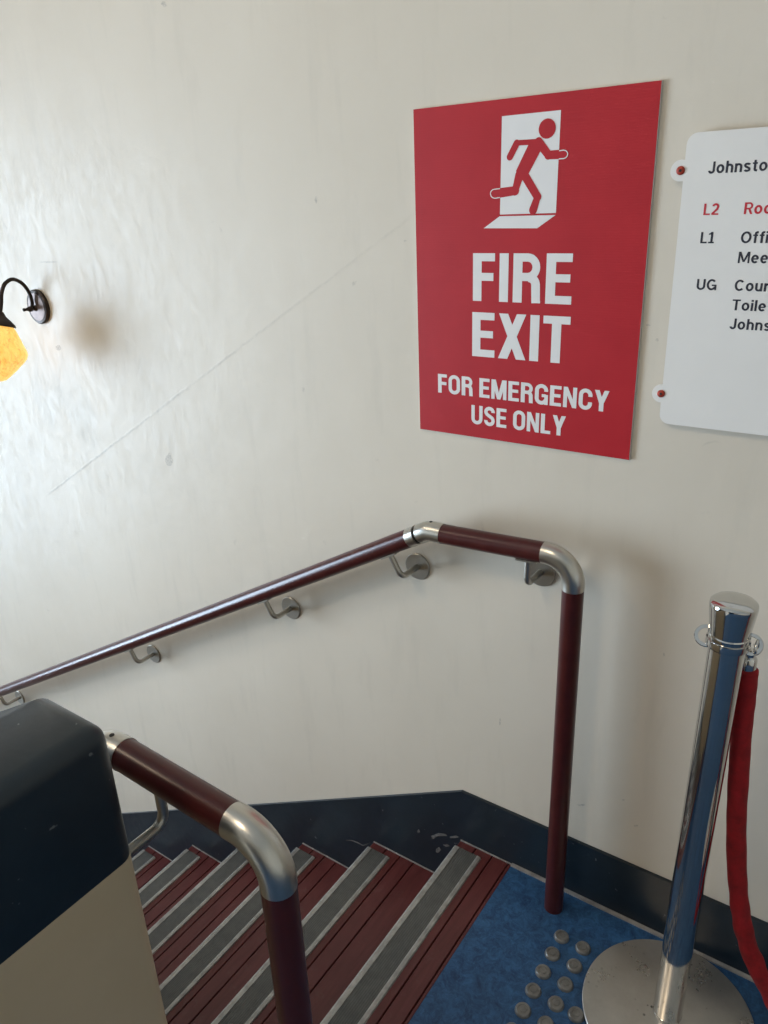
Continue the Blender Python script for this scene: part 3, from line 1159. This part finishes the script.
def stanchion(x, y, label, lean=0.0, ring_dir=(1, 0.12)):
    t = thing('rope_stanchion', (x, y, 0), label, 'stanchion', 'chrome rope stanchions')
    R0 = 0.165
    obj('base', lathe([(0.0, 0.0), (0.150, 0.0), (0.150, 0.005), (R0 - 0.001, 0.006), (R0, 0.0075), (R0, 0.0105), (R0 - 0.0015, 0.0122), (0.10, 0.0135), (0.05, 0.0150), (0.034, 0.0155), (0.0, 0.0155)],
                      (x, y, 0), (0, 0, 1), 96), M['base'], t, smooth_angle=35)
    obj('pole', leaning(lathe([(0.0275, 0.0150), (0.0275, 0.875)], (x, y, 0), (0, 0, 1), 64), lean), M['chrome'], t, smooth_angle=40)
    obj('pole_foot_ring', lathe([(0.0283, 0.0150), (0.0283, 0.019), (0.0278, 0.0200), (0.0, 0.0200)], (x, y, 0), (0, 0, 1), 48), M['chrome'], t, smooth_angle=40)
    obj('cap', leaning(lathe([(0.0, 0.884), (0.0305, 0.884), (0.0310, 0.886), (0.0312, 0.892), (0.0300, 0.894), (0.0302, 0.897), (0.0352, 0.940), (0.0354, 0.944), (0.0345, 0.948),
                      (0.031, 0.951), (0.020, 0.9545), (0.0, 0.956)], (x, y, 0), (0, 0, 1), 64), lean), M['chrome'], t, smooth_angle=30)
    rg = obj('hook_ring', leaning(lathe([(0.0268, 0.872), (0.0325, 0.872), (0.0332, 0.876), (0.0325, 0.884), (0.0268, 0.884)], (x, y, 0), (0, 0, 1), 64), lean), M['chrome'], t, smooth_angle=35)
    d = Vector((ring_dir[0], ring_dir[1], 0)).normalized()
    for s in (-1, 1):
        c = Vector((x + lean * 0.88, y, 0.881)) + d * s * 0.0320
        bm = bmesh.new()
        n = 36
        rings = []
        e2 = Vector((-d.y, d.x, 0)) * math.cos(0.85) + Vector((0, 0, 1)) * math.sin(0.85)   # loops tip up away from the landing
        nn = d.cross(e2)
        for i in range(n):
            a = 2 * math.pi * i / n
            u = d * math.cos(a) + e2 * math.sin(a)
            rings.append([bm.verts.new(c + u * r + nn * z) for r, z in ((0.0125, -0.002), (0.0175, -0.002), (0.0185, 0), (0.0175, 0.002), (0.0125, 0.002))])
        for i in range(n):
            j = (i + 1) % n
            for q in range(5):
                q2 = (q + 1) % 5
                f = bm.faces.new((rings[i][q], rings[j][q], rings[j][q2], rings[i][q2]))
                f.smooth = True
        bmesh.ops.recalc_face_normals(bm, faces=bm.faces)
        obj('eyelet', bm, M['chrome'], rg, smooth_angle=40)
    return t


SXc, SYc = -0.173, -0.187
stanchion(SXc, SYc, 'chrome rope stanchion on round steel base beside the tactile studs', 0.0095)
S2x, S2y = 0.44, -0.20
stanchion(S2x, S2y, 'chrome rope stanchion on round steel base holding the other rope end')


def smooth_path(P, n=6):
    P = [Vector(p) for p in P]
    out = []
    for i in range(len(P) - 1):
        p0, p1, p2, p3 = P[max(i - 1, 0)], P[i], P[i + 1], P[min(i + 2, len(P) - 1)]
        for k in range(n):
            t = k / n
            out.append(0.5 * ((2 * p1) + (-p0 + p2) * t + (2 * p0 - 5 * p1 + 4 * p2 - p3) * t * t + (-p0 + 3 * p1 - 3 * p2 + p3) * t ** 3))
    out.append(P[-1])
    return out


half = [(747.5, 668), (746, 690), (742.5, 720), (739, 770), (736.5, 820), (737, 870), (741, 915), (748, 945), (757, 968), (768, 989)]
ro = 0.150
pts = [wp(px, py, ro) for px, py in half]
xm = 0.135
mid_pts = [Vector((0.03, -0.165, 0.108)), Vector((0.08, -0.17, 0.083)), Vector((0.135, -0.175, 0.074))]
left = pts + mid_pts
right = [Vector((2 * xm - p.x, p.y - 0.012, p.z)) for p in reversed(left[:-1])]
rope = thing('velvet_rope', (xm, -0.17, 0.05), 'red velvet barrier rope hanging from the chrome stanchion', 'barrier rope')
rp = smooth_path(left + right, 8)
rads = []
for i, p in enumerate(rp):
    w = 1 + 0.035 * math.sin(i * 0.9) * math.sin(i * 0.37 + 1)
    rads.append(0.0165 * w)
rads[0] = rads[-1] = 0.0145
bm = tube(rp, rads, 28)
for v in bm.verts:
    if v.co.z < 0.45:
        k = min(1.0, (0.45 - v.co.z) / 0.3)
        v.co += Vector((math.sin(v.co.z * 120 + v.co.y * 300), math.sin(v.co.z * 90), math.sin(v.co.x * 160 + v.co.y * 260))) * 0.0014 * k
obj('rope_sleeve', bm, M['velvet'], rope, smooth_angle=60)
eyeL = Vector((SXc, SYc, 0.879)) + Vector((1, 0.12, 0)).normalized() * 0.0490
eyeR = Vector((S2x, S2y, 0.879)) - Vector((1, 0.12, 0)).normalized() * 0.0490
for a, e in ((rp[0], eyeL), (rp[-1], eyeR)):
    fe = obj('end_ferrule', lathe([(0.0, -0.004), (0.0128, -0.004), (0.0128, 0.018), (0.0105, 0.022), (0.0085, 0.024), (0.0085, 0.034), (0.0, 0.034)], a, (0, 0, 1), 32), M['chrome'], rope, smooth_angle=35)
    c = Vector((e.x, e.y, (a.z + 0.034 + 0.885) / 2))
    hh = 0.889 - (a.z + 0.030)
    ring_p = [Vector((a.x, a.y, a.z + 0.030)), Vector((a.x * 0.7 + e.x * 0.3, a.y - 0.008, a.z + 0.040)), Vector((e.x, e.y - 0.010, 0.872)), Vector((e.x, e.y - 0.008, 0.884)),
              Vector((e.x, e.y, 0.888)), Vector((e.x, e.y + 0.008, 0.884)), Vector((e.x, e.y + 0.010, 0.872)), Vector((a.x * 0.7 + e.x * 0.3, a.y + 0.008, a.z + 0.040))]
    obj('snap_hook', tube(smooth_path(ring_p, 4), 0.0026, 10), M['chrome'], fe, smooth_angle=50)

# ------------------------------------------------------------------ wall lamp
LX = -2.18
lamp = thing('wall_lamp', (LX, 0, 1.1), 'dark bronze swan neck wall lamp with lit amber glass shade', 'wall lamp')
bp = obj('back_plate', lathe([(0.0, 0.0), (0.050, 0.0), (0.050, 0.008), (0.047, 0.011), (0.041, 0.0125), (0.0405, 0.011)], (LX, 0, 1.289), (0, -1, 0), 48), M['iron'], lamp, smooth_angle=30)
obj('plate_face', lathe([(0.0, 0.0105), (0.0405, 0.0105), (0.040, 0.0125), (0.02, 0.0145), (0.0, 0.015)], (LX, 0, 1.289), (0, -1, 0), 48), M['copper'], bp, smooth_angle=30)
obj('spindle', lathe([(0.0, 0.012), (0.009, 0.012), (0.009, 0.016), (0.006, 0.019), (0.006, 0.026), (0.008, 0.028), (0.008, 0.036), (0.005, 0.040), (0.0035, 0.047), (0.0048, 0.050), (0.0048, 0.054), (0.0, 0.057)],
                     (LX, 0, 1.286), (0, -1, 0), 24), M['iron'], lamp, smooth_angle=40)
axis = Vector((0, -0.30, -1)).normalized()
top_o = Vector((LX, -0.124, 1.290))
arm = smooth_path([(LX, -0.026, 1.286), (LX, -0.022, 1.306), (LX, -0.025, 1.332), (LX, -0.040, 1.359), (LX, -0.066, 1.3735), (LX, -0.092, 1.364), (LX, -0.108, 1.340), (LX, -0.115, 1.315),
                   top_o + axis * 0.004], 6)
obj('arm', tube(arm, 0.0054, 16), M['iron'], lamp, smooth_angle=50)
hold = obj('shade_holder', lathe([(0.0, 0.0), (0.008, 0.0), (0.012, 0.006), (0.016, 0.012), (0.030, 0.023), (0.041, 0.033), (0.043, 0.037), (0.0425, 0.040), (0.0, 0.040)], top_o, axis, 40), M['iron'], lamp, smooth_angle=40)
obj('glass_shade', lathe([(0.036, 0.040), (0.041, 0.044), (0.052, 0.062), (0.066, 0.086), (0.0750, 0.101), (0.0780, 0.112), (0.0765, 0.123), (0.071, 0.133), (0.052, 0.160), (0.034, 0.182), (0.024, 0.192), (0.014, 0.196), (0.0, 0.197)],
                         top_o, axis, 48), M['shade'], lamp, smooth_angle=60)

# ------------------------------------------------------------------ unseen warm fill lights added over the stairwell
for lx, ly, lab in ((-1.2, -2.7, 'added unseen warm fill light nearest the landing over the stairwell'), (-3.4, -2.4, 'added unseen warm fill light nearest the tall stair window')):
    cl = thing('added_fill_light', (lx, ly, ZC - 0.09), lab, 'fill light', 'added warm fills over the stairwell')
    obj('rim', lathe([(0.34, -0.03), (0.35, -0.03), (0.35, 0.09), (0.34, 0.09)], (lx, ly, ZC - 0.09), (0, 0, 1), 48), M['frame'], cl, smooth_angle=30)
    obj('diffuser', lathe([(0.0, -0.055), (0.20, -0.048), (0.31, -0.034), (0.339, -0.02), (0.339, 0.0), (0.0, 0.0)], (lx, ly, ZC - 0.09), (0, 0, 1), 48),
        M['fillglow'], cl, smooth_angle=40)
